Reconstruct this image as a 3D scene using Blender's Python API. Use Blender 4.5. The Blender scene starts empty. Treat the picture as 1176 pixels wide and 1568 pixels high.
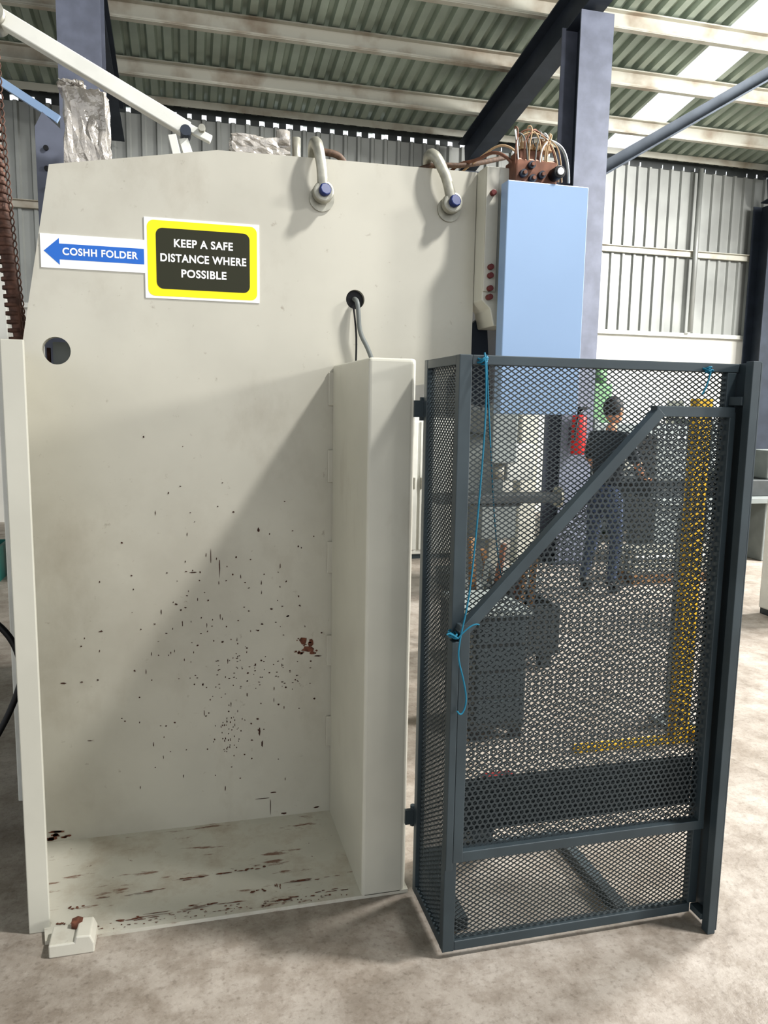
import bpy, bmesh, math, random
from mathutils import Vector, Matrix
random.seed(7)
S=bpy.context.scene
COL=bpy.context.collection

# ------------------------------------------------------------------ helpers
def lin(c): return tuple((v/255)**2.2 for v in c)
def mat(name,rgb,rough=.6,metal=0.,var=.0,vscale=4.,bump=0.,bscale=60.,rgb2=None,detail=4,lo=.4,hi=.65,spec=.5,grime=None):
    m=bpy.data.materials.new(name); m.use_nodes=True; nt=m.node_tree; b=nt.nodes['Principled BSDF']
    c=lin(rgb); b.inputs['Base Color'].default_value=(*c,1); b.inputs['Roughness'].default_value=rough
    b.inputs['Metallic'].default_value=metal
    b.inputs['Specular IOR Level'].default_value=spec
    tc=nt.nodes.new('ShaderNodeTexCoord')
    out=None
    if var>0 or rgb2:
        n=nt.nodes.new('ShaderNodeTexNoise'); n.inputs['Scale'].default_value=vscale; n.inputs['Detail'].default_value=detail
        nt.links.new(tc.outputs['Object'],n.inputs['Vector'])
        r=nt.nodes.new('ShaderNodeValToRGB')
        c2=lin(rgb2) if rgb2 else tuple(v*(1-var) for v in c)
        r.color_ramp.elements[0].position=lo; r.color_ramp.elements[0].color=(*c2,1)
        r.color_ramp.elements[1].position=hi; r.color_ramp.elements[1].color=(*c,1)
        nt.links.new(n.outputs[0],r.inputs[0]); out=r.outputs[0]
    if grime:
        for (gc,gs,gl,gh,gst,stx) in grime:
            mp=nt.nodes.new('ShaderNodeMapping'); mp.inputs['Scale'].default_value=stx
            nt.links.new(tc.outputs['Object'],mp.inputs['Vector'])
            n=nt.nodes.new('ShaderNodeTexNoise'); n.inputs['Scale'].default_value=gs; n.inputs['Detail'].default_value=8; n.inputs['Roughness'].default_value=.65
            nt.links.new(mp.outputs[0],n.inputs['Vector'])
            mr=nt.nodes.new('ShaderNodeMapRange'); mr.inputs[1].default_value=gl; mr.inputs[2].default_value=gh; mr.inputs[3].default_value=0; mr.inputs[4].default_value=gst
            nt.links.new(n.outputs[0],mr.inputs[0])
            x=nt.nodes.new('ShaderNodeMix'); x.data_type='RGBA'
            nt.links.new(mr.outputs[0],x.inputs[0]); nt.links.new(out,x.inputs[6]); x.inputs[7].default_value=(*lin(gc),1)
            out=x.outputs[2]
    if out: nt.links.new(out,b.inputs['Base Color'])
    if bump>0:
        n=nt.nodes.new('ShaderNodeTexNoise'); n.inputs['Scale'].default_value=bscale; n.inputs['Detail'].default_value=3
        nt.links.new(tc.outputs['Object'],n.inputs['Vector'])
        bp=nt.nodes.new('ShaderNodeBump'); bp.inputs['Strength'].default_value=bump; bp.inputs['Distance'].default_value=.01
        nt.links.new(n.outputs[0],bp.inputs['Height']); nt.links.new(bp.outputs[0],b.inputs['Normal'])
    return m
def obj(name,me,parent=None,m=None):
    o=bpy.data.objects.new(name,me); COL.objects.link(o)
    if parent: o.parent=parent
    if m: me.materials.append(m)
    return o
def empty(name):
    o=bpy.data.objects.new(name,None); COL.objects.link(o); o.empty_display_size=.1; return o
def mesh(name,vs,fs,parent=None,m=None,smooth=False):
    me=bpy.data.meshes.new(name); me.from_pydata(vs,[],fs); me.update()
    bm=bmesh.new(); bm.from_mesh(me); bmesh.ops.recalc_face_normals(bm,faces=bm.faces); bm.to_mesh(me); bm.free()
    if smooth: me.polygons.foreach_set('use_smooth',[True]*len(me.polygons))
    return obj(name,me,parent,m)
def addbev(o,w,seg=2):
    if w>0:
        b=o.modifiers.new('b','BEVEL'); b.width=w; b.segments=seg
    return o
FB=[(0,1,3,2),(4,6,7,5),(0,4,5,1),(2,3,7,6),(0,2,6,4),(1,5,7,3)]
def box(name,x0,x1,y0,y1,z0,z1,m,parent=None,bev=0.):
    v=[(x,y,z) for x in(x0,x1) for y in(y0,y1) for z in(z0,z1)]
    return addbev(mesh(name,v,FB,parent,m),bev)
def boxes(name,lst,m,parent=None,bev=0.):
    vs=[];fs=[]
    for (x0,x1,y0,y1,z0,z1) in lst:
        k=len(vs)
        vs+=[(x,y,z) for x in(x0,x1) for y in(y0,y1) for z in(z0,z1)]
        fs+=[tuple(k+i for i in q) for q in FB]
    return addbev(mesh(name,vs,fs,parent,m),bev)
def prism(name,pts,y0,y1,m,parent=None,bev=0.):
    n=len(pts); vs=[(x,y0,z) for x,z in pts]+[(x,y1,z) for x,z in pts]
    fs=[tuple(range(n)),tuple(range(2*n-1,n-1,-1))]+[(i,(i+1)%n,n+(i+1)%n,n+i) for i in range(n)]
    return addbev(mesh(name,vs,fs,parent,m),bev)
def beam(name,a,b,w,h,m,parent=None,bev=0.,up=(0,0,1)):
    a=Vector(a);b=Vector(b);d=(b-a).normalized();u=Vector(up)
    s=d.cross(u).normalized();u=s.cross(d).normalized()
    vs=[tuple(p+s*sx*w/2+u*sz*h/2) for p in(a,b) for sx in(-1,1) for sz in(-1,1)]
    return addbev(mesh(name,vs,FB,parent,m),bev)
def cyl(name,a,b,r,m,parent=None,seg=20,r2=None,bev=0.):
    a=Vector(a);b=Vector(b);d=(b-a);L=d.length
    bm=bmesh.new(); bmesh.ops.create_cone(bm,cap_ends=True,segments=seg,radius1=r,radius2=r if r2 is None else r2,depth=L)
    bmesh.ops.transform(bm,matrix=Matrix.Translation((a+b)/2)@d.to_track_quat('Z','Y').to_matrix().to_4x4(),verts=bm.verts)
    me=bpy.data.meshes.new(name)
    for f in bm.faces: f.smooth=len(f.verts)==4
    bm.to_mesh(me);bm.free()
    o=obj(name,me,parent,m)
    if bev>0:
        q=o.modifiers.new('b','BEVEL'); q.width=bev; q.segments=2; q.limit_method='ANGLE'
    return o
def tube(name,pts,r,m,parent=None,cyclic=False,smooth=True,radii=None):
    c=bpy.data.curves.new(name,'CURVE'); c.dimensions='3D'; c.bevel_depth=r; c.bevel_resolution=3; c.use_fill_caps=True
    sp=c.splines.new('NURBS' if smooth else 'POLY'); sp.points.add(len(pts)-1)
    for i,p in enumerate(pts):
        sp.points[i].co=(*p,1)
        if radii: sp.points[i].radius=radii[i]
    if smooth: sp.order_u=3; sp.use_endpoint_u=True; sp.resolution_u=6
    sp.use_cyclic_u=cyclic
    c.materials.append(m)
    o=bpy.data.objects.new(name,c); COL.objects.link(o)
    if parent:o.parent=parent
    return o
def rrect(x0,x1,z0,z1,r,n=6):
    p=[]
    for cx,cz,a0 in((x1-r,z1-r,0),(x0+r,z1-r,90),(x0+r,z0+r,180),(x1-r,z0+r,270)):
        for i in range(n+1):
            a=math.radians(a0+90*i/n); p.append((cx+r*math.cos(a),cz+r*math.sin(a)))
    return p
def text(name,body,cx,cz,y,width,height,m,parent):
    c=bpy.data.curves.new(name,'FONT'); c.body=body; c.size=.05; c.align_x='CENTER'; c.align_y='CENTER'; c.offset=.0014; c.extrude=.0002; c.space_character=1.08
    c.materials.append(m)
    o=bpy.data.objects.new(name,c); COL.objects.link(o)
    bpy.context.view_layer.update()
    d=o.dimensions; o.scale=(width/d.x,height/d.y,1)
    o.rotation_euler=(math.pi/2,0,0); o.location=(cx,y,cz)
    o.parent=parent
    return o

# ------------------------------------------------------------------ materials
M={}
M['cream']=mat('cream_machine_paint',(188,185,173),.34,var=.10,vscale=2.2,bump=.05,bscale=7,
   grime=[((140,130,114),3.,.56,.75,.36,(1,1,.6)),((144,136,122),1.3,.50,.62,.18,(1,1,1)),((112,92,78),26,.65,.73,.4,(1,1,1))])
M['cream2']=mat('cream_cover_paint',(197,195,183),.32,var=.08,vscale=3,bump=.05,bscale=9,
   grime=[((150,140,124),4.,.60,.76,.28,(1,1,.5))])
M['base']=mat('cream_base_rusty',(201,198,186),.45,var=.10,vscale=5,bump=.06,bscale=20,
   grime=[((146,128,108),5.,.50,.70,.55,(1,1,1)),((112,76,58),16,.60,.66,.85,(.35,1.6,1)),((96,66,54),60,.67,.71,.8,(.6,1,1))])
M['chip']=mat('exposed_rust',(80,54,45),.85,var=.5,vscale=60)
M['rustl']=mat('light_rust',(122,80,63),.85,var=.5,vscale=50)
M['cage']=mat('cage_paint',(68,78,83),.42,var=.2,vscale=6)
M['mesh']=mat('mesh_paint',(60,67,70),.45)
M['kick']=mat('kick_dark',(60,69,73),.5)
M['blue']=mat('blue_panel_paint',(142,166,197),.4,var=.06,vscale=2)
M['steel']=mat('column_steel',(116,121,136),.55,var=.25,vscale=5)
M['steeld']=mat('dark_steel',(56,63,74),.55,var=.25,vscale=5)
M['brace']=mat('brace_steel',(92,98,106),.75,var=.2,vscale=5,spec=.2)
M['purlin']=mat('purlin_galv',(196,194,182),.5,metal=.15,var=.25,vscale=2.5,rgb2=(160,148,132),lo=.3,hi=.5)
M['roof']=mat('roof_sheet',(180,192,180),.36,metal=.35,var=.22,vscale=1.5)
M['wall']=mat('wall_sheet',(164,166,162),.45,metal=.25,var=.25,vscale=1.2)
M['block']=mat('white_blockwork',(214,212,204),.8,var=.08,vscale=3)
M['white']=mat('white_paint',(222,222,214),.45,var=.08,vscale=9)
M['signw']=mat('sign_white',(236,236,236),.35)
M['signy']=mat('sign_yellow',(244,222,20),.35)
M['signk']=mat('sign_black',(42,42,16),.35)
M['signb']=mat('sign_blue',(40,104,190),.35)
M['galv']=mat('galvanised_shackle',(178,176,164),.42,metal=.5,var=.25,vscale=30)
M['bluepin']=mat('blue_pin',(30,46,96),.4)
M['rope']=mat('wire_rope',(96,76,62),.7,var=.4,vscale=80)
M['black']=mat('black_rubber',(24,24,26),.5)
M['grey']=mat('grey_cable',(110,114,112),.5)
M['cyan']=mat('cyan_string',(34,112,138),.7)
M['brown']=mat('bronze_manifold',(128,92,76),.5,metal=.4,var=.35,vscale=25)
M['redb']=mat('red_bolt',(100,44,42),.5)
M['tan']=mat('tan_wires',(176,150,118),.6)
M['yellow']=mat('yellow_paint',(214,172,40),.5,var=.3,vscale=8)
M['red']=mat('red_paint',(196,34,30),.4)
M['redd']=mat('dark_red_paint',(120,44,44),.5)
M['green']=mat('green_paint',(110,150,108),.5,var=.2,vscale=5)
M['mgrey']=mat('machine_grey',(134,140,138),.5,var=.2,vscale=4)
M['mdark']=mat('machine_dark',(70,74,74),.5,var=.3,vscale=6)
M['teal']=mat('teal_bin',(20,90,84),.5)
M['rusty']=mat('rusty_hose',(104,76,64),.75,var=.5,vscale=40)
M['wrap']=mat('plastic_wrap',(200,194,186),.2,metal=.25,var=.35,vscale=12,bump=1.,bscale=28)
M['skin']=mat('skin',(176,128,100),.6)
M['hair']=mat('hair',(24,20,18),.7)
M['shirt']=mat('dark_shirt',(34,40,46),.8)
M['jeans']=mat('blue_jeans',(58,70,94),.85,var=.2,vscale=20)
M['shoe']=mat('shoe',(26,24,24),.6)
M['wood']=mat('wood',(140,108,76),.8,var=.4,vscale=12)

def floor_mat():
    m=bpy.data.materials.new('concrete'); m.use_nodes=True; nt=m.node_tree; b=nt.nodes['Principled BSDF']
    tc=nt.nodes.new('ShaderNodeTexCoord')
    def noise(s,d,r=.6):
        n=nt.nodes.new('ShaderNodeTexNoise'); n.inputs['Scale'].default_value=s; n.inputs['Detail'].default_value=d; n.inputs['Roughness'].default_value=r
        nt.links.new(tc.outputs['Object'],n.inputs['Vector']); return n
    def ramp(n,p0,c0,p1,c1):
        r=nt.nodes.new('ShaderNodeValToRGB'); r.color_ramp.elements[0].position=p0; r.color_ramp.elements[0].color=(*c0,1)
        r.color_ramp.elements[1].position=p1; r.color_ramp.elements[1].color=(*c1,1); nt.links.new(n.outputs[0],r.inputs[0]); return r
    def mul(a,bb,f=1.):
        x=nt.nodes.new('ShaderNodeMix'); x.data_type='RGBA'; x.blend_type='MULTIPLY'; x.inputs[0].default_value=f
        nt.links.new(a.outputs[0] if a.type!='MIX' else a.outputs[2],x.inputs[6]); nt.links.new(bb.outputs[0],x.inputs[7]); return x
    a=ramp(noise(1.6,9,.7),.38,lin((146,137,127)),.64,lin((182,174,165)))
    c=ramp(noise(8,10,.75),.42,(.72,.69,.66),.56,(1,1,1))
    d=ramp(noise(60,4),.32,(.62,.60,.58),.46,(1,1,1))
    e=ramp(noise(3.7,12,.8),.58,(1,1,1),.66,(1.2,1.2,1.2))
    v=nt.nodes.new('ShaderNodeTexVoronoi'); v.feature='DISTANCE_TO_EDGE'; v.inputs['Scale'].default_value=.9
    nz=noise(2.5,6); mp=nt.nodes.new('ShaderNodeMix'); mp.data_type='RGBA'; mp.inputs[0].default_value=.25
    nt.links.new(tc.outputs['Object'],mp.inputs[6]); nt.links.new(nz.outputs[1],mp.inputs[7]); nt.links.new(mp.outputs[2],v.inputs['Vector'])
    k=ramp(v,.002,(.72,.70,.68),.006,(1,1,1))
    x=mul(a,c,.8); x=mul(x,d,.6); x=mul(x,e,.9); x=mul(x,k,.5)
    nt.links.new(x.outputs[2],b.inputs['Base Color'])
    r2=ramp(noise(3,4),.35,(.34,)*3,.7,(.65,)*3); nt.links.new(r2.outputs[0],b.inputs['Roughness'])
    bp=nt.nodes.new('ShaderNodeBump'); bp.inputs['Strength'].default_value=.2; bp.inputs['Distance'].default_value=.01
    nt.links.new(noise(40,5).outputs[0],bp.inputs['Height']); nt.links.new(bp.outputs[0],b.inputs['Normal'])
    return m
FL=box('floor',-16,20,-8,11.1,-.2,0,floor_mat())

# ------------------------------------------------------------------ building shell
RS=.16
def rz(y): return 5.42+RS*(11-y)
def corr_profile(x0,x1,per,h,r=(.0,.45,.6,.85)):
    pts=[];x=x0
    while x<x1-1e-6:
        for f,hh in ((r[0],0),(r[1],0),(r[2],h),(r[3],h)):
            if x+f*per<=x1: pts.append((x+f*per,hh))
        x+=per
    pts.append((x1,0)); return pts
def roof_sheet(name,x0,x1,m,parent):
    P=corr_profile(x0,x1,.18,.055); ys=(-8,11.15)
    vs=[(x,y,rz(y)+h) for y in ys for x,h in P]; n=len(P)
    return mesh(name,vs,[(i,i+1,n+i+1,n+i) for i in range(n-1)],parent,m)
roof=empty('ceiling')
roof_sheet('roof_sheets_a',-16,6.0,M['roof'],roof)
roof_sheet('roof_sheets_b',6.54,10.6,M['roof'],roof)
roof_sheet('roof_sheets_c',11.1,20,M['roof'],roof)
sk=bpy.data.materials.new('skylight_grp'); sk.use_nodes=True; nt=sk.node_tree; nt.nodes.clear()
o_=nt.nodes.new('ShaderNodeOutputMaterial'); t_=nt.nodes.new('ShaderNodeBsdfTransparent'); t_.inputs[0].default_value=(.97,.98,1,1)
tl=nt.nodes.new('ShaderNodeBsdfTranslucent'); mx=nt.nodes.new('ShaderNodeMixShader'); mx.inputs[0].default_value=.15
nt.links.new(t_.outputs[0],mx.inputs[1]); nt.links.new(tl.outputs[0],mx.inputs[2]); nt.links.new(mx.outputs[0],o_.inputs[0])
roof_sheet('skylight_strip_a',6.0,6.54,sk,roof); roof_sheet('skylight_strip_b',10.6,11.1,sk,roof)
pl=[]
ys=[10.05,9.05,8.1,7.1,6.1,5.1,4.1,3.1,2.1,1.1,.1,-1,-2,-3,-4,-5,-6]
for y in ys:
    z=rz(y)
    pl+=[(-16,20,y-.004,y+.004,z-.2,z-.006),(-16,20,y-.07,y-.0045,z-.2,z-.19),(-16,20,y-.07,y-.0045,z-.02,z-.006),(-16,20,y-.072,y-.064,z-.189,z-.17)]
z=rz(10.8)
pl+=[(-16,20,10.78,10.8,z-.09,z-.005)]
boxes('roof_purlins',pl,M['purlin'],roof)
raf=empty('roof_rafter'); raf.parent=roof
for i,x in enumerate((-5.45,-.79,3.87,8.9,13.5)):
    for k,(w,dz,t) in enumerate(((.22,-.21,.015),(.22,-.60,.015),(.012,-.405,.374))):
        a=(x,-8,rz(-8)+dz);b=(x,10.75,rz(10.75)+dz)
        beam(f'rafter_{i}_{k}',a,b,w,t,M['steeld'],raf)
wall=empty('wall_back')
P=corr_profile(-16,20,.19,.035,(0,.6,.7,.9)); n=len(P)
vs=[(x,11.0-h,z) for z in (2.82,5.29) for x,h in P]
mesh('corrugated_cladding',vs,[(i,i+1,n+i+1,n+i) for i in range(n-1)],wall,M['wall'])
cl=[(-16,20,10.99,11.0,5.355,5.47)]
x=-16
while x<20:
    g=random.uniform(.05,.10) if x<4.2 else random.choice((.0,.02,.03))
    cl.append((x,x+.19-g,10.99,11.0,5.285,5.356)); x+=.19
boxes('eaves_closure',cl,M['mdark'],wall)
box('block_wall',-16,20,11.001,11.15,0,2.82,M['block'],wall)
box('wall_sill',-16,20,10.93,11.0,2.78,2.84,M['white'],wall)
boxes('cladding_girts',[(-16,20,10.9,10.96,4.0,4.08),(-16,20,10.85,10.955,4.081,4.09)],M['purlin'],wall)
cyl('downpipe',(7.75,10.85,2.85),(7.75,10.85,5.3),.04,M['wall'],wall)
def hcol(name,x0,x1,y0,y1,ztop,m=None,mw=None):
    c=empty(name); t=.016; xc=(x0+x1)/2
    box('front_flange',x0,x1,y0,y0+t,0,ztop,m or M['steel'],c)
    box('rear_flange',x0,x1,y1-t,y1,0,ztop,m or M['steel'],c)
    box('web',xc-.008,xc+.008,y0+t,y1-t,0,ztop,mw or M['steeld'],c)
    box('base_plate',x0-.06,x1+.06,y0-.06,y1+.06,0,.02,M['steeld'],c)
    return c
hcol('steel_column',3.72,4.07,7.2,7.6,5.38)
hcol('steel_column',-.96,-.62,7.2,7.6,5.38)
hcol('steel_column',8.74,9.06,10.45,10.85,4.82,m=M['steeld'])
hcol('steel_column',3.72,4.02,10.45,10.85,4.82,m=M['steeld'])
br=empty('diagonal_brace')
beam('brace_angle_a',(4.07,7.4,3.98),(7.2,7.4,6.05-.2),.012,.13,M['brace'],br)
beam('brace_angle_b',(4.07,7.35,3.92),(7.2,7.35,5.79),.09,.012,M['brace'],br)

# ------------------------------------------------------------------ press brake
pb=empty('press_brake')
YA=2.785; YF=2.265
def circ(cx,cz,r,n=28): return [(cx+r*math.cos(2*math.pi*i/n),cz+r*math.sin(2*math.pi*i/n)) for i in range(n)]
outline=[(-.53,0),(-.53,1.70),(-.51,1.80),(-.41,2.352),(.12,2.445),(.44,2.45),(1.05,2.455),(1.05,1.80),(.95,1.70),(.72,1.66),(.72,0)]
def plate(name,outl,holes,y0,y1,m,parent):
    bm=bmesh.new(); edges=[]
    for loop in [outl]+holes:
        vv=[bm.verts.new((x,y0,z)) for x,z in loop]
        edges+=[bm.edges.new((vv[i],vv[(i+1)%len(vv)])) for i in range(len(vv))]
    bmesh.ops.triangle_fill(bm,use_beauty=True,use_dissolve=False,edges=edges)
    ex=bmesh.ops.extrude_face_region(bm,geom=list(bm.faces))
    for v in ex['geom']:
        if isinstance(v,bmesh.types.BMVert): v.co.y=y1
    bmesh.ops.recalc_face_normals(bm,faces=bm.faces)
    me=bpy.data.meshes.new(name); bm.to_mesh(me); bm.free()
    return obj(name,me,parent,m)
plate('side_frame_plate',outline,[circ(-.41,1.765,.045),circ(.60,1.98,.034)],YA,YA+.04,M['cream'],pb)
plate('far_side_frame',outline,[],4.9,4.94,M['cream'],pb)
box('rear_body',-.3,.6,YA+.06,4.9,.25,1.25,M['cream'],pb)
box('bed_plate',.62,.70,YA+.04,4.9,.05,.95,M['cream'],pb)
box('upper_beam',.6,.98,YA+.04,4.9,1.85,2.40,M['cream'],pb)
box('cable_tray',-.435,-.36,YA+.1,YA+.2,1.2,1.80,M['mgrey'],pb)
box('cable_tray_lip',-.455,-.445,YA+.1,YA+.12,1.2,1.78,M['chip'],pb)
mesh('base_flange',[(-.43,YF,0),(.69,YF,0),(.69,YA,0),(-.53,YA,0),(-.43,YF,.012),(.69,YF,.012),(.69,YA,.03),(-.53,YA,.03)],
     [(0,1,2,3),(4,5,6,7),(0,1,5,4),(1,2,6,5),(2,3,7,6),(3,0,4,7)],pb,M['base'])
box('edge_strip',-.485,-.425,2.325,2.34,0,1.765,M['cream2'],pb,.003)
mesh('edge_return',[(-.485,2.34,0),(-.47,2.34,0),(-.52,YA,0),(-.535,YA,0),(-.485,2.34,1.76),(-.47,2.34,1.76),(-.52,YA,1.76),(-.535,YA,1.76)],
     [(0,1,2,3),(4,5,6,7),(0,1,5,4),(1,2,6,5),(2,3,7,6),(3,0,4,7)],pb,M['cream2'])
prism('foot_block',[(-.41,0),(-.285,0),(-.285,.03),(-.295,.055),(-.335,.058),(-.34,.04),(-.41,.04)],2.2,2.29,M['base'],pb,.004)
cyl('foot_bolt',(-.34,2.275,.04),(-.34,2.275,.06),.018,M['rustl'],pb,6)
post=[(.52,YA),(.532,YF),(.672,YF),(.685,YF+.02),(.70,YA)]
pv=[(x,y,z) for z in (0.0,1.745) for x,y in post]; k=len(post)
o=mesh('upright_cover',pv,[tuple(range(k)),tuple(range(k,2*k))]+[(i,(i+1)%k,k+(i+1)%k,k+i) for i in range(k)],pb,M['cream2'])
addbev(o,.010,3)
boxes('weld_tabs',[(.503,.523,YA-.010,YA,z,z+.12) for z in (.30,.62,.98,1.32,1.60)],M['cream'],pb,.003)
for z in (1.56,.24):
    cyl('hinge_knuckle',(.700,2.262,z),(.700,2.262,z+.07),.009,M['cage'],pb,12)
    box('hinge_leaf',.672,.70,2.250,2.262,z+.01,z+.06,M['cage'],pb)
cyl('hole_bush',(.60,YA+.02,1.98),(.60,YA+.035,1.98),.037,M['black'],pb,24)
tube('control_cable',[(.60,YA+.03,1.985),(.60,YA-.03,1.98),(.605,YA-.035,1.93),(.61,YA-.03,1.86),(.645,YA-.04,1.80),(.67,YA-.05,1.72)],.0085,M['grey'],pb)
tube('thin_cable',[(.592,YA-.01,1.95),(.60,YA-.02,1.88),(.602,YA-.02,1.80),(.60,YA-.02,1.74)],.0035,M['black'],pb)
class CH:
    def __init__(s): s.v=[];s.f=[]
    def chip(s,x,z,w,h,y=YA-.0012,hor=False):
        n=9;kk=len(s.v)
        for i in range(n):
            a=2*math.pi*i/n; r=random.uniform(.5,1.1)
            if hor: s.v.append((x+w*r*math.cos(a),y+h*r*math.sin(a),z))
            else: s.v.append((x+w*r*math.cos(a),y,z+h*r*math.sin(a)))
        s.f.append(tuple(range(kk,kk+n)))
C1=CH();C2=CH()
for i in range(200):
    x=random.gauss(.12,.19); z=random.gauss(.74,.30)
    if x<-.45 or x>.49 or z<.15 or z>1.5: continue
    if random.random()<.25: C1.chip(x,z,.0018,random.uniform(.004,.014))
    else: C1.chip(x,z,random.uniform(.0016,.0055),random.uniform(.0016,.0045))
for i in range(60): C1.chip(random.uniform(.0,.45),random.uniform(.55,.68),random.uniform(.002,.006),.002)
for i in range(45): C1.chip(random.gauss(.13,.03),random.gauss(.38,.03)+random.uniform(-.05,.08),.002,random.uniform(.002,.006))
for i in range(12): C2.chip(random.uniform(.375,.47),random.uniform(.665,.735),random.uniform(.003,.008),random.uniform(.002,.006))
for (x,z,w,h) in [(.415,.72,.018,.02),(.445,.715,.016,.018),(.43,.69,.028,.016),(.405,.675,.012,.006),(.45,.672,.012,.008)]: C2.chip(x,z,w,h)
for (x,z,w,h) in [(.25,.38,.004,.03),(.26,.33,.003,.02),(.30,.13,.018,.003),(.47,.66,.018,.003),(.02,1.0,.02,.002),(-.43,.62,.012,.003),(-.37,.62,.008,.003),(.25,1.15,.005,.010),(.08,1.06,.002,.03),(.11,1.01,.002,.05),
  (-.35,.40,.012,.002),(.29,.07,.002,.04),(.26,.11,.03,.002),(.34,.04,.012,.004),(.47,.05,.016,.004),(-.30,.80,.01,.004)]: C1.chip(x,z,w,h)
for (x,z,w,h) in [(-.47,.07,.035,.004),(-.47,.055,.02,.006),(-.49,.04,.02,.008),(-.44,.045,.02,.004)]:
    for j in range(3): C2.chip(x+random.uniform(-.01,.01),z+random.uniform(-.004,.004),w*.7,h)
mesh('paint_chips',C1.v,C1.f,pb,M['chip'])
C3=CH()
def zb(y): return .0128+(y-YF)/(YA-YF)*.018
for (x,y,w,h,n_) in [(-.19,2.31,.05,.006,8),(-.10,2.305,.09,.004,10),(.02,2.33,.05,.005,7),(.05,2.47,.10,.006,9),(.19,2.48,.05,.010,8),(-.20,2.43,.12,.003,8),(.32,2.30,.08,.006,10),(.43,2.31,.06,.004,8),(.20,2.36,.03,.010,4),(.27,2.37,.012,.02,4),(-.36,2.40,.03,.012,6),(-.38,2.33,.03,.01,6),(.40,2.38,.10,.004,12),(.0,2.32,.14,.003,10)]:
    for j in range(n_):
        yy=y+random.uniform(-.006,.006); t=random.uniform(-1,1)
        C3.chip(x+w*t,zb(yy)+.0008,w*random.uniform(.10,.32),h*random.uniform(.25,.7),yy,True)
for i in range(90):
    C3.chip(random.uniform(-.38,.5),zb(2.29)+.0010,random.uniform(.002,.008),random.uniform(.001,.003),random.uniform(2.272,2.31),True)
mesh('rust_patches',C2.v+C3.v,C2.f+[tuple(i+len(C2.v) for i in f) for f in C3.f],pb,M['rustl'])
prism('guide_bracket',[(1.052,1.99),(1.052,2.455),(1.17,2.455),(1.17,1.90),(1.10,1.90),(1.085,1.96)],2.70,2.86,M['cream2'],pb,.004)
box('guide_rail',1.052,1.10,2.69,2.70,2.02,2.45,M['cream'],pb,.002)
for i,z in enumerate((2.36,2.105,2.075,2.03,2.00)):
    cyl(f'guide_bolt_{i}',(1.075,2.672,z),(1.075,2.70,z),.0105,M['redb'],pb,12,bev=.002)
prism('guide_dark_bracket',[(1.051,1.62),(1.051,1.9),(1.14,1.97),(1.17,1.6)],2.87,2.9,M['steeld'],pb)  # dark steel bracket beneath the guide
box('ram_cover',1.095,1.405,2.60,2.66,1.58,2.385,M['blue'],pb,.003)
box('ram_body',1.18,1.38,2.66,3.3,1.62,2.35,M['steel'],pb,.003)

def shackle(x,lean):
    s=empty('lifting_shackle')
    zp=2.33
    pts=[(x,YA-.035,zp),(x+lean*.25,YA-.045,zp+.06),(x+lean*.7,YA-.045,zp+.125),(x+lean,YA-.02,zp+.168),(x+lean*1.05,YA+.03,zp+.175),(x+lean*.9,YA+.075,zp+.15),(x+lean*.4,YA+.09,zp+.08),(x,YA+.08,zp)]
    tube('bow',pts,.0165,M['galv'],s,radii=[1.3,1.05,1.15,1.25,1.25,1.1,1,1.2])
    cyl('eye_front',(x,YA-.052,zp),(x,YA-.016,zp),.036,M['galv'],s,24,bev=.006)
    cyl('eye_rear',(x,YA+.056,zp),(x,YA+.10,zp),.036,M['galv'],s,24,bev=.004)
    cyl('pin',(x,YA-.06,zp),(x,YA+.11,zp),.018,M['bluepin'],s,16)
    cyl('pin_head',(x+.004,YA-.070,zp+.004),(x,YA-.052,zp),.022,M['bluepin'],s,8,bev=.004)
    cyl('washer',(x,YA-.008,zp-.014),(x,YA,zp-.014),.044,M['galv'],s,24)
    return s
shackle(.475,-.022); shackle(.945,-.070)
sl=empty('wire_sling')
tube('sling_a',[(.46,YA+.01,2.475),(.52,YA+.0,2.475),(.56,YA+.03,2.46),(.60,YA+.10,2.42)],.012,M['rope'],sl)
tube('sling_b',[(.76,YA+.12,2.43),(.84,YA+.05,2.462),(.90,YA+.02,2.475),(1.0,YA+.02,2.478),(1.10,YA+.05,2.51),(1.2,YA+.1,2.55)],.009,M['rope'],sl)

hm=empty('hydraulic_manifold')
box('body',1.14,1.30,2.64,2.74,2.385,2.475,M['brown'],hm,.006)
box('valve_block',1.16,1.25,2.66,2.74,2.475,2.51,M['brown'],hm,.004)
for i,(x,z) in enumerate(((1.165,2.42),(1.20,2.405),(1.235,2.42),(1.195,2.45))):
    cyl(f'port_{i}',(x,2.622,z),(x,2.64,z),.013,M['steeld'],hm,12); cyl(f'plug_{i}',(x,2.612,z),(x,2.622,z),.007,M['brown'],hm,6)
cyl('solenoid',(1.285,2.59,2.425),(1.285,2.64,2.425),.022,M['black'],hm,16,bev=.003); cyl('solenoid_cap',(1.285,2.582,2.425),(1.285,2.59,2.425),.012,M['signw'],hm,12)
for i in range(5):
    x=1.165+i*.026; box(f'terminal_{i}',x,x+.017,2.655,2.70,2.51,2.535+.01*(i%2),M['tan'],hm,.002)
for i in range(16):
    x0=random.uniform(1.15,1.27);x1=random.uniform(1.12,1.34)
    tube(f'wire_{i}',[(x0,2.66,2.52),(x0+random.uniform(-.04,.03),2.64,2.555+random.uniform(-.02,.03)),((x0+x1)/2+random.uniform(-.03,.03),2.63,2.565+random.uniform(-.03,.02)),(x1,2.63,2.50),(x1+.02,2.66,2.41)],.0026,random.choice([M['tan'],M['tan'],M['grey'],M['brown'],M['signw']]),hm)
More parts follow.
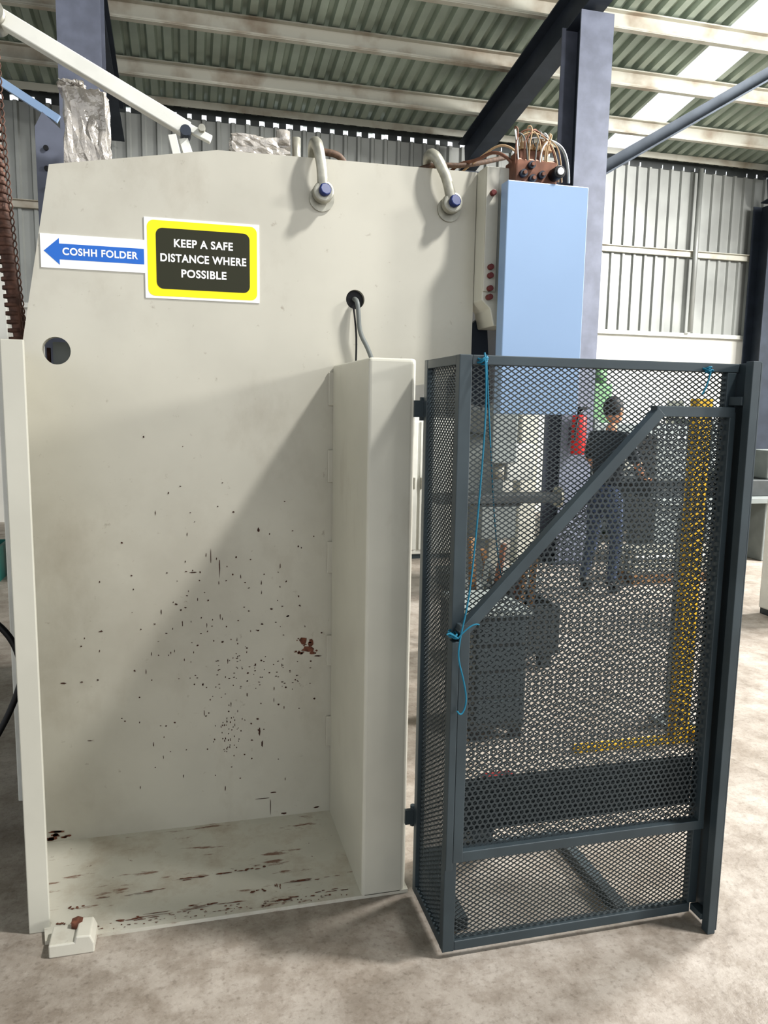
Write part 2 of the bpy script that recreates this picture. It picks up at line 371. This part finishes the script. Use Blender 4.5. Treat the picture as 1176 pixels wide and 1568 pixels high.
tube('hose_left',[(1.15,2.68,2.46),(1.10,2.70,2.52),(1.04,2.78,2.49),(.99,2.85,2.50),(.95,2.9,2.44)],.006,M['brown'],hm)
tube('hose_left_b',[(1.16,2.68,2.50),(1.12,2.70,2.55),(1.05,2.80,2.50),(1.0,2.87,2.46)],.004,M['tan'],hm)

s1=empty('safety_sign'); y=YA-.003
box('board',-.122,.258,y,YA,1.95,2.212,M['signw'],s1)
prism('yellow_border',rrect(-.113,.250,1.958,2.204,.022),y-.0006,y,M['signy'],s1)
prism('black_field',rrect(-.085,.225,1.982,2.180,.022),y-.0012,y-.0006,M['signk'],s1)
for i,(t,w,z) in enumerate((('KEEP A SAFE',.195,2.132),('DISTANCE WHERE',.285,2.083),('POSSIBLE',.150,2.034))):
    text(f'line_{i}',t,.07,z,y-.0015,w,.027,M['signw'],s1)
s2=empty('coshh_folder_sign')
box('board',-.445,-.122,y,YA,2.03,2.137,M['signw'],s2)
prism('arrow',[(-.435,2.083),(-.388,2.125),(-.388,2.108),(-.124,2.108),(-.124,2.058),(-.388,2.058),(-.388,2.041)],y-.0006,y,M['signb'],s2)
text('label','COSHH FOLDER',-.262,2.083,y-.001,.235,.024,M['signw'],s2)

# ------------------------------------------------------------------ guard cage
cg=empty('mesh_guard_cage'); YC=1.94; T=.03
X0,X1=.700,1.56; Z0,Z1=.02,1.74
boxes('frame_front',[(X0,X0+.036,YC,YC+T,Z0,Z1),(X0+.036,X1,YC+.0005,YC+T,Z1-.026,Z1-.0005),(X0+.036,X1-.03,YC+.0005,YC+T,Z0+.0005,Z0+.03),(1.522,1.553,YC+.0008,YC+T-.001,Z0+.03,Z1-.026)],M['cage'],cg,.002)
boxes('frame_side',[(X0+.0006,X0+.028,YC+T,2.22,Z1-.026,Z1-.0006),(X0+.0006,X0+.028,YC+T,2.22,Z0+.0006,Z0+.028),(X0,X0+.026,2.22,2.25,Z0,Z1)],M['cage'],cg,.002)
boxes('frame_outer',[(1.535,1.561,1.855,1.885,0.0,Z1+.003),(1.5615,1.567,1.856,1.975,0.01,Z1),(1.53,1.56,1.885,YC,Z1-.12,Z1-.095),(1.53,1.56,1.885,YC,.03,.05)],M['cage'],cg,.0015)
YG=1.915
gp=[(.712,.335),(.712,.995),(1.285,1.595),(1.525,1.595),(1.525,.335)]
gl=[((.727,.32),(.727,1.015)),((.718,.988),(1.292,1.60)),((1.275,1.60),(1.53,1.60)),((.715,.335),(1.535,.335)),((1.524,.32),(1.524,1.6))]
for i,(a,b) in enumerate(gl):
    beam(f'gate_bar_{i}',(a[0],YG+.008+i*.0004,a[1]),(b[0],YG+.008+i*.0004,b[1]),.03 if i<4 else .02,.032,M['cage'],cg,.002,up=(0,-1,0.001))
box('gate_handle',.690,.711,YG-.01,YG+.02,.30,.97,M['cage'],cg,.002)
def diamond(name,u0,u1,v0,v1,pu,pv,w,tof,m,parent):
    vs=[];fs=[]
    sl=pv/pu; c=math.hypot(pu,pv)
    n0=int((u1-u0)/pu+(v1-v0)/pv)+2
    dz=w*c/pu/2
    for fam in(1,-1):
        for i in range(-n0,n0*2):
            b=v0+i*pv
            ua=(v0-b)/(fam*sl)+u0; ub=(v1-b)/(fam*sl)+u0
            lo=max(u0,min(ua,ub)); hi=min(u1,max(ua,ub))
            if hi-lo<.002: continue
            k=len(vs)
            for u,s in((lo,-1),(lo,1),(hi,1),(hi,-1)):
                vv=b+fam*sl*(u-u0); vs.append(tof(u,vv+s*dz,0 if fam>0 else .0012))
            for u,s in((lo,-1),(lo,1),(hi,1),(hi,-1)):
                vv=b+fam*sl*(u-u0); vs.append(tof(u,vv+s*dz,.0022 if fam>0 else .0034))
            fs+=[(k,k+1,k+2,k+3),(k+7,k+6,k+5,k+4),(k,k+3,k+7,k+4),(k+1,k+5,k+6,k+2)]
    return mesh(name,vs,fs,parent,m)
diamond('expanded_metal_front',X0+.03,1.525,Z0+.02,Z1-.02,.0225,.0145,.0030,lambda u,v,d:(u,YC+.012+d,v),M['mesh'],cg)
diamond('expanded_metal_side',YC+.02,2.24,Z0+.02,Z1-.02,.0225,.0145,.0040,lambda u,v,d:(X0+.012+d,u,v),M['mesh'],cg)
def inside(x,z,poly):
    c=False;n=len(poly)
    for i in range(n):
        x1,z1=poly[i];x2,z2=poly[(i+1)%n]
        if (z1>z)!=(z2>z) and x<(x2-x1)*(z-z1)/(z2-z1)+x1: c=not c
    return c
pvs=[];pfs=[];p=.0172;ro=p/math.sqrt(3);ri=.0069
row=0;z=.335
while z<1.6:
    x=.712+(p/2 if row%2 else 0)
    while x<1.53:
        if inside(x,z,gp):
            k=len(pvs)
            for rr in(ro,ri):
                for i in range(6):
                    a=math.radians(30+60*i); pvs.append((x+rr*math.cos(a),YG+.012,z+rr*math.sin(a)))
            for i in range(6): pfs.append((k+i,k+(i+1)%6,k+6+(i+1)%6,k+6+i))
        x+=p
    z+=p*math.sqrt(3)/2;row+=1
mesh('perforated_sheet',pvs,pfs,cg,M['mesh'])
box('kick_plate',.735,1.522,YC+.031,YC+.034,.37,.535,M['kick'],cg)

st=empty('tie_string')
tube('string_long',[(.765,1.93,1.745),(.765,1.90,1.66),(.755,1.90,1.4),(.735,1.90,1.1),(.705,1.89,.98),(.70,1.885,.93),(.72,1.89,.87),(.735,1.895,.80),(.715,1.89,.76),(.705,1.89,.78)],.0024,M['cyan'],st)
tube('string_b',[(.77,1.93,1.74),(.80,1.955,1.5),(.84,1.98,1.2),(.86,1.985,1.13)],.002,M['cyan'],st)
for (x,z,r) in ((.765,1.725,.018),(1.452,1.72,.017),(.700,.985,.014)):
    for j in range(5):
        pts=[(x+random.uniform(-.4,.4)*r+r*math.cos(a)*.6,YC+.013+.024*math.sin(a)*1.1-.005,z+random.uniform(-.6,.6)*r) for a in [k*math.pi/3 for k in range(6)]]
        if x<.71: pts=[(a,b-.02,c) for a,b,c in pts]
        tube('knot',pts,.0026,M['cyan'],st,cyclic=True)
tube('string_tail_a',[(1.452,1.925,1.715),(1.44,1.92,1.67),(1.425,1.92,1.65)],.0025,M['cyan'],st)
tube('string_tail_b',[(.70,1.89,.985),(.67,1.88,1.01),(.665,1.88,1.0)],.0022,M['cyan'],st)
tube('string_tail_c',[(.70,1.89,.985),(.74,1.89,1.03),(.76,1.89,1.02)],.0022,M['cyan'],st)

# ------------------------------------------------------------------ things inside / behind cage
ff=empty('floor_angle_frame')
beam('bar_a',(.78,2.42,.02),(1.32,2.42,.02),.04,.04,M['kick'],ff)
beam('bar_b',(1.32,2.44,.02),(1.32,1.99,.02),.04,.038,M['kick'],ff)
beam('bar_c',(.80,2.44,.02),(.80,2.05,.02),.04,.038,M['kick'],ff)
box('pedestal',.95,1.03,2.36,2.46,.041,.20,M['kick'],ff,.003)
fp=empty('foot_pedal')
prism('base',[(1.14,.0),(1.30,.0),(1.30,.03),(1.14,.03)],2.62,2.80,M['redd'],fp,.006)
prism('hood',[(1.14,.03),(1.155,.11),(1.285,.11),(1.30,.03)],2.72,2.80,M['redd'],fp,.006)
box('treadle',1.16,1.28,2.63,2.72,.05,.065,M['black'],fp,.004)
yg=empty('yellow_light_guard')
box('post',2.27,2.35,3.08,3.14,0,1.66,M['yellow'],yg,.004)
box('bottom_rail',1.75,2.27,3.09,3.13,.0,.03,M['yellow'],yg,.002)
boxes('sensor_dots',[(2.285,2.30,3.074,3.08,z*.045+.1,z*.045+.115) for z in range(33)]+[(2.318,2.333,3.074,3.08,z*.045+.12,z*.045+.135) for z in range(33)],M['black'],yg)
box('grey_post',2.40,2.46,3.3,3.36,.0,1.1,M['mgrey'],yg,.004)
box('grey_post_foot',2.33,2.5,3.1,3.4,.0,.02,M['mgrey'],yg,.004)
box('yellow_foot',2.36,2.44,3.05,3.12,.02,.07,M['yellow'],yg,.003)
def mill(name,x,y,m,m2,sc=1.):
    e=empty(name)
    B=lambda n,a,b,c,d,e1,f,mm,bv=.01: box(n,x+a*sc,x+b*sc,y+c*sc,y+d*sc,e1*sc,f*sc,mm,e,bv)
    B('base',-.35,.35,-.5,.4,0,.16,m)
    B('column',-.2,.2,.05,.4,.16,1.5,m)
    B('knee',-.17,.17,-.35,.05,.55,.85,m)
    B('knee_screw',-.05,.05,-.25,-.15,.16,.55,M['galv'])
    B('table',-.6,.6,-.38,-.12,.88,.96,m2)
    B('saddle',-.22,.22,-.35,-.05,.85,.88,m2)
    B('ram',-.11,.11,-.4,.45,1.5,1.72,m)
    B('head',-.12,.12,-.42,-.2,1.25,1.85,m)
    cyl('spindle',(x,y-.3*sc,1.1*sc),(x,y-.3*sc,1.25*sc),.05*sc,M['galv'],e)
    cyl('motor',(x,y-.3*sc,1.85*sc),(x,y-.3*sc,2.05*sc),.09*sc,m,e)
    cyl('handwheel',(x+.62*sc,y-.25*sc,.92*sc),(x+.65*sc,y-.25*sc,.92*sc),.1*sc,M['galv'],e)
    B('control_box',.22,.5,.0,.2,1.05,1.4,M['white'])
    return e
mill('milling_machine',2.55,6.3,M['mgrey'],M['mdark'],.92)
mill('milling_machine',5.25,9.5,M['green'],M['mgrey'],1.05)
def lathe(name,x,y,m):
    e=empty(name)
    box('headstock_cabinet',x-.9,x-.45,y-.25,y+.25,0,.64,m,e,.01); box('tail_cabinet',x+.45,x+.9,y-.25,y+.25,0,.64,m,e,.01)
    box('bed',x-.9,x+.9,y-.15,y+.15,.7,.88,M['mdark'],e,.01); box('chip_tray',x-.9,x+.9,y-.3,y+.3,.64,.7,M['mgrey'],e,.005)
    box('headstock',x-.9,x-.45,y-.2,y+.2,.88,1.35,m,e,.02); cyl('chuck',(x-.45,y,1.1),(x-.32,y,1.1),.13,M['galv'],e)
    box('carriage',x-.1,x+.15,y-.28,y+.2,.88,1.0,m,e,.01); box('tailstock',x+.55,x+.8,y-.12,y+.12,.88,1.2,m,e,.02)
    cyl('carriage_wheel',(x,y-.31,.8),(x,y-.28,.8),.08,M['galv'],e)
lathe('lathe',5.6,7.2,M['mgrey'])
gs=empty('guillotine_shear'); gx,gy=4.6,8.1
boxes('side_frames',[(gx,gx+.06,gy,gy+.8,0,1.5),(gx+1.6,gx+1.66,gy,gy+.8,0,1.5)],M['mgrey'],gs,.01)
box('blade_beam',gx+.06,gx+1.6,gy+.2,gy+.3,.95,1.45,M['mgrey'],gs,.01); box('table',gx+.06,gx+1.6,gy-.1,gy+.7,.78,.85,M['mdark'],gs,.005)
box('front_apron',gx+.06,gx+1.6,gy+.05,gy+.1,.2,.78,M['mdark'],gs,.005)
boxes('hold_downs',[(gx+.15+i*.18,gx+.21+i*.18,gy+.14,gy+.2,.9,1.2) for i in range(8)],M['galv'],gs)
# sheet metal stack on pallet
ps=empty('sheet_metal_stack')
boxes('pallet',[(3.98,4.95,6.15+i*.18,6.23+i*.18,0,.1) for i in range(3)],M['wood'],ps)
for i in range(7):
    dx=random.uniform(-.03,.03); dy=random.uniform(-.02,.02)
    box(f'sheet_{i}',4.0+dx,4.93+dx,6.16+dy,6.58+dy,.1+i*.03,.124+i*.03,M['white'] if i%2 else M['galv'],ps)
def cab(name,x,y,w,d,h,m):
    e=empty(name); box('carcass',x,x+w,y,y+d,.05,h,m,e,.01); box('plinth',x+.02,x+w-.02,y+.02,y+d,0,.05,M['kick'],e)
    for i in range(2): box(f'door_{i}',x+.02+i*(w/2),x+w/2-.01+i*(w/2),y-.015,y,.1,h-.05,m,e,.004)
    for i in range(2): box(f'handle_{i}',x+w/2-.05+i*.08,x+w/2-.035+i*.08,y-.035,y-.015,h*.5,h*.5+.12,M['galv'],e)
cab('white_tool_cabinet',1.9,7.7,.9,.5,1.5,M['white'])
cab('electrical_cabinet',3.1,8.6,.55,.4,1.75,M['mdark'])
cab('electrical_cabinet',6.7,9.4,.8,.4,1.75,M['white'])
cab('white_tool_cabinet',7.0,7.0,1.2,.5,1.05,M['white'])
cab('white_tool_cabinet',4.45,4.7,.8,.4,1.25,M['white'])
pg=empty('cream_pillar'); box('pillar',2.98,3.16,6.55,6.7,.02,1.95,M['cream2'],pg,.008); box('pillar_foot',2.9,3.24,6.48,6.78,0,.02,M['mgrey'],pg)
sb=empty('offcut_bin')
bx,by=1.62,4.2
boxes('bin',[(bx,bx+.6,by,by+.02,.1,.4),(bx,bx+.6,by+.5,by+.52,.1,.4),(bx,bx+.02,by+.02,by+.5,.1,.4),(bx+.58,bx+.6,by+.02,by+.5,.1,.4),(bx+.02,bx+.58,by+.02,by+.5,.1,.12),(bx+.03,bx+.1,by+.03,by+.1,0,.1),(bx+.5,bx+.57,by+.03,by+.1,0,.1),(bx+.03,bx+.1,by+.42,by+.49,0,.1),(bx+.5,bx+.57,by+.42,by+.49,0,.1)],M['mdark'],sb)
for i in range(16):
    a=(bx+random.uniform(.08,.5),by+random.uniform(.1,.4),.13); b=(a[0]+random.uniform(-.12,.1),a[1]+random.uniform(-.08,.08),random.uniform(.5,.85))
    beam(f'offcut_{i}',a,b,.04,.03,random.choice([M['wood'],M['brown'],M['mdark'],M['mgrey']]),sb)
tp=empty('tool_pedestal')
box('body',1.30,1.58,3.3,3.7,.06,.62,M['mdark'],tp,.01); box('top',1.28,1.60,3.28,3.72,.62,.65,M['mgrey'],tp,.005)
boxes('drawers',[(1.32,1.56,3.285,3.30,.1+i*.13,.21+i*.13) for i in range(4)],M['kick'],tp,.003)
boxes('feet',[(1.31,1.36,3.31,3.36,0,.06),(1.52,1.57,3.31,3.36,0,.06),(1.31,1.36,3.63,3.68,0,.06),(1.52,1.57,3.63,3.68,0,.06)],M['black'],tp)
fe=empty('fire_extinguisher')
cyl('cylinder',(3.86,7.1,1.15),(3.86,7.1,1.55),.075,M['red'],fe,20,bev=.02); cyl('neck',(3.86,7.1,1.55),(3.86,7.1,1.60),.03,M['black'],fe)
box('lever',3.84,3.88,6.99,7.13,1.6,1.63,M['black'],fe); tube('hose',[(3.86,7.08,1.58),(3.78,7.02,1.5),(3.78,7.02,1.3)],.012,M['black'],fe)
box('mount_bracket',3.83,3.89,7.17,7.2,1.3,1.45,M['steeld'],fe)

# ------------------------------------------------------------------ person
def skin_fig(name,nodes,edges,m,parent,sub=2):
    me=bpy.data.meshes.new(name); keys=list(nodes); me.from_pydata([nodes[k][0] for k in keys],[(keys.index(a),keys.index(b)) for a,b in edges],[])
    o=obj(name,me,parent,m)
    md=o.modifiers.new('s','SKIN'); md.use_smooth_shade=True
    for i,k in enumerate(keys):
        r=nodes[k][1]; o.data.skin_vertices[0].data[i].radius=(r if isinstance(r,tuple) else (r,r))
    o.data.skin_vertices[0].data[0].use_root=True
    sb_=o.modifiers.new('u','SUBSURF'); sb_.levels=sub; sb_.render_levels=sub
    return o
def ell(name,c,r,m,parent,rot=(0,0,0)):
    bm=bmesh.new(); bmesh.ops.create_uvsphere(bm,u_segments=20,v_segments=14,radius=1)
    for f in bm.faces:f.smooth=True
    bmesh.ops.scale(bm,vec=r,verts=bm.verts); me=bpy.data.meshes.new(name); bm.to_mesh(me); bm.free()
    o=obj(name,me,parent,m); o.location=c; o.rotation_euler=rot; return o
pe=empty('standing_worker')
skin_fig('jeans_body',{'pel':((0,0,.88),(.15,.11)),'hl':((-.09,0,.80),.088),'kl':((-.11,-.04,.46),.06),'al':((-.12,.02,.10),.042),'hr':((.09,0,.80),.088),'kr':((.12,-.02,.46),.06),'ar':((.15,.05,.10),.042),'w':((0,0,.98),(.14,.10))},
 [('pel','hl'),('hl','kl'),('kl','al'),('pel','hr'),('hr','kr'),('kr','ar'),('pel','w')],M['jeans'],pe)
skin_fig('shirt_torso',{'w':((0,0,.93),(.145,.105)),'m':((0,-.01,1.12),(.145,.10)),'c':((0,-.02,1.30),(.17,.11)),'n':((0,-.03,1.41),(.07,.06)),'sl':((-.17,-.02,1.37),.062),'el':((-.25,-.06,1.15),.05),'sr':((.17,-.03,1.37),.062),'er':((.28,-.12,1.17),.05)},
 [('w','m'),('m','c'),('c','n'),('c','sl'),('sl','el'),('c','sr'),('sr','er')],M['shirt'],pe)
skin_fig('neck',{'a':((0,-.03,1.38),.052),'b':((0,-.045,1.50),.048)},[('a','b')],M['skin'],pe)
def arm(name,e_,w_,f):
    skin_fig(name,{'a':(e_,.043),'m':(tuple((Vector(e_)*.6+Vector(w_)*.4)),.038),'b':(w_,.026)},[('a','m'),('m','b')],M['skin'],pe)
    w=Vector(w_);f=Vector(f).normalized();s=f.cross(Vector((0,0,1))).normalized()
    skin_fig(name+'_palm',{'w':(tuple(w),(.022,.018)),'p':(tuple(w+f*.085),(.034,.014))},[('w','p')],M['skin'],pe,1)
    for i,(of,L) in enumerate(((-.027,.065),(-.009,.075),(.009,.07),(.027,.055))):
        a=w+f*.085+s*of; b=a+f*L*.5+Vector((0,0,-.008)); c=b+f*L*.4+Vector((0,0,-.02))
        skin_fig(f'{name}_finger_{i}',{'a':(tuple(a),.0095),'b':(tuple(b),.009),'c':(tuple(c),.008)},[('a','b'),('b','c')],M['skin'],pe,1)
    a=w+f*.03-s*.025; b=a+f*.035-s*.03; c=b+f*.03-s*.008
    skin_fig(name+'_thumb',{'a':(tuple(a),.012),'b':(tuple(b),.010),'c':(tuple(c),.008)},[('a','b'),('b','c')],M['skin'],pe,1)
arm('forearm_left',(-.25,-.06,1.17),(-.2,-.26,1.02),(.1,-1,-.1)); arm('forearm_right',(.28,-.12,1.19),(.36,-.33,1.08),(.3,-1,-.1))
ell('head',(0,-.06,1.60),(.074,.092,.112),M['skin'],pe); ell('jaw',(0,-.085,1.545),(.055,.065,.058),M['skin'],pe)
ell('hair_cap',(0,-.045,1.625),(.082,.094,.102),M['hair'],pe)
ell('nose',(0,-.155,1.59),(.012,.018,.02),M['skin'],pe); ell('mouth',(0,-.148,1.548),(.024,.006,.005),M['redb'],pe)
for sx in(-1,1):
    ell('ear',(sx*.076,-.05,1.595),(.012,.02,.03),M['skin'],pe); ell('eye',(sx*.03,-.147,1.605),(.011,.007,.007),M['signw'],pe); ell('pupil',(sx*.03,-.153,1.605),(.005,.003,.005),M['black'],pe)
    ell('brow',(sx*.03,-.15,1.625),(.02,.006,.004),M['hair'],pe)
for x,y in((-.12,.0),(.15,.03)):
    skin_fig('shoe',{'h':((x,y+.04,.05),(.042,.045)),'t':((x,y-.12,.04),(.045,.035)),'a':((x,y+.02,.11),.045)},[('h','t'),('h','a')],M['shoe'],pe,2)
pe.location=(3.55,6.0,0.0); pe.rotation_euler=(0,0,math.radians(115))

# ------------------------------------------------------------------ left background
def crumple(name,x0,x1,y0,y1,z0,z1,amp,m,parent=None,seed=1):
    rnd=random.Random(seed); bm=bmesh.new(); bmesh.ops.create_cube(bm,size=1)
    bmesh.ops.subdivide_edges(bm,edges=bm.edges,cuts=9,use_grid_fill=True)
    for v in bm.verts:
        v.co=Vector((x0+(v.co.x+.5)*(x1-x0),y0+(v.co.y+.5)*(y1-y0),z0+(v.co.z+.5)*(z1-z0)))
        if v.co.z>z0+.01: v.co+=Vector([rnd.uniform(-amp,amp) for _ in range(3)])
    me=bpy.data.meshes.new(name); bm.to_mesh(me); bm.free(); return obj(name,me,parent,m)
wr=empty('wrapped_hydraulic_cylinder')
crumple('plastic_wrap',-.42,-.27,3.25,3.40,2.3,2.76,.007,M['wrap'],wr,3)
box('mount_plate',-.43,-.26,3.24,3.42,.0,2.3,M['steel'],wr)
crumple('top_cap',-.44,-.35,3.27,3.38,2.76,2.79,.007,M['wrap'],wr,5)
w2=empty('wrapped_gauge')
crumple('plastic_wrap',.17,.37,2.84,2.93,2.42,2.52,.005,M['wrap'],w2,4)
cyl('gauge',(.35,2.86,2.5),(.35,2.86,2.55),.025,M['wrap'],w2); cyl('gauge_neck',(.40,2.88,2.40),(.40,2.88,2.54),.015,M['galv'],w2)
ja=empty('white_jib_arm')
beam('arm',(-.61,3.2,2.945),(.03,3.2,2.63),.05,.055,M['white'],ja,.004)
beam('arm_tip',(.02,3.2,2.645),(.115,3.2,2.605),.03,.028,M['white'],ja,.003)
cyl('pivot',(.02,3.16,2.62),(.02,3.24,2.62),.02,M['steeld'],ja); cyl('pivot_b',(.08,3.16,2.635),(.08,3.24,2.635),.013,M['galv'],ja)
beam('link_a',(-.03,3.17,2.60),(-.0,3.17,2.47),.02,.03,M['white'],ja,.002); beam('link_b',(.01,3.2,2.60),(.07,3.2,2.42),.02,.035,M['white'],ja,.002)
beam('arm_post',(-.655,3.2,.0),(-.655,3.2,2.93),.045,.045,M['white'],ja,.004,up=(0,1,0))
cyl('post_cap',(-.63,3.14,2.945),(-.63,3.26,2.945),.04,M['galv'],ja)
bb=empty('blue_grey_bracket')
prism('bracket_plate',[(-.56,.0),(-.45,.0),(-.43,2.60),(-.45,2.68),(-.54,2.76),(-.57,2.70)],3.55,3.58,M['steel'],bb)
for i in range(5): cyl(f'hole_{i}',(-.53,3.54,2.30+i*.08),(-.53,3.55,2.30+i*.08),.010,M['black'],bb)
beam('strut',(-.76,3.565,2.90),(-.48,3.565,2.74),.02,.03,M['blue'],bb)
rh=empty('rusty_flexible_hose')
pts=[(-.555,2.9,3.2),(-.585,2.9,2.8),(-.600,2.9,2.5),(-.585,2.9,2.3),(-.560,2.9,2.0),(-.53,2.9,1.75),(-.50,2.92,1.2),(-.50,2.92,.02)]
tube('hose',pts,.022,M['rusty'],rh)
for i in range(46):
    z=1.8+i*.028; t=(z-1.75)/1.4; x=-.545-.055*math.sin(min(1,t*1.3)*math.pi*.5)+max(0,(z-2.6))*.06
    cyl(f'hose_ring_{i}',(x,2.9,z),(x,2.9,z+.012),.026,M['rusty'],rh,14)
for i in range(50):
    z=1.8+i*.024; t=(z-1.75)/1.4; x=-.512-.05*math.sin(min(1,t*1.3)*math.pi*.5)
    tube(f'chain_link_{i}',[(x+.006*math.cos(a),2.87+(.006*math.sin(a) if i%2 else 0),z+.014*math.sin(a)) for a in [k*math.pi/3 for k in range(6)]],.0022,M['rusty'],rh,cyclic=True)
gb=empty('green_crate')
boxes('crate',[(-2.3,-1.62,7.3,7.33,0,.3),(-2.3,-1.62,7.8,7.83,0,.3),(-2.3,-2.27,7.33,7.8,0,.3),(-1.65,-1.62,7.33,7.8,0,.3),(-2.27,-1.65,7.33,7.8,0,.03)],M['teal'],gb)
lh=empty('black_hose')
tube('loop',[(-.9,3.0,.02),(-.70,3.0,.35),(-.62,3.0,.52),(-.60,3.0,.62),(-.64,3.0,.75),(-.75,3.0,.85),(-1.0,3.0,.9),(-1.3,3.0,.6),(-1.4,3.0,.02)],.012,M['black'],lh)
mill('milling_machine',-2.1,5.2,M['mgrey'],M['mdark'],.85)

# ------------------------------------------------------------------ light
w=bpy.data.worlds.new('sky'); S.world=w; w.use_nodes=True
bg=w.node_tree.nodes['Background']; bg.inputs[0].default_value=(.93,.96,1,1); bg.inputs[1].default_value=1.2
def sun(name,d,st,ang,c=(1,.98,.94)):
    l=bpy.data.lights.new(name,'SUN'); l.energy=st; l.angle=math.radians(ang); l.color=c
    o=bpy.data.objects.new(name,l); COL.objects.link(o); o.rotation_euler=Vector(d).to_track_quat('-Z','Y').to_euler(); return o
sun('sun_low',(-1.10,.52,-.28),1.25,6)
def area(name,loc,tgt,pw,sz,c=(1,.985,.96)):
    l=bpy.data.lights.new(name,'AREA'); l.energy=pw; l.size=sz; l.color=c
    o=bpy.data.objects.new(name,l); COL.objects.link(o); o.location=loc; o.rotation_euler=(Vector(tgt)-Vector(loc)).to_track_quat('-Z','Y').to_euler(); return o
area('high_bay_light',(3.05,1.05,5.5),(.4,2.6,1.0),290,.35)
area('floor_fill_far',(9.0,5.0,5.2),(5.0,5.5,0),1300,2.0)  # unseen fill lamp, added to brighten the floor behind the cage

# ------------------------------------------------------------------ camera
th=math.radians(14.5); p=math.radians(7.8); rho=math.radians(0.98)
F=Vector((math.sin(th)*math.cos(p),math.cos(th)*math.cos(p),-math.sin(p)))
R0=Vector((math.cos(th),-math.sin(th),0)); U0=R0.cross(F)
U=U0*math.cos(rho)-R0*math.sin(rho); R=R0*math.cos(rho)+U0*math.sin(rho)
cam=bpy.data.cameras.new('camera'); co=bpy.data.objects.new('camera',cam); COL.objects.link(co)
mw=Matrix((R,U,-F)).transposed().to_4x4(); mw.translation=(0,0,1.6); co.matrix_world=mw
cam.sensor_fit='VERTICAL'; cam.sensor_height=36; cam.lens=1178/1568*36
S.camera=co
S.view_settings.view_transform='Standard'
try: S.view_settings.look='Medium High Contrast'
except Exception: pass
S.view_settings.exposure=0.
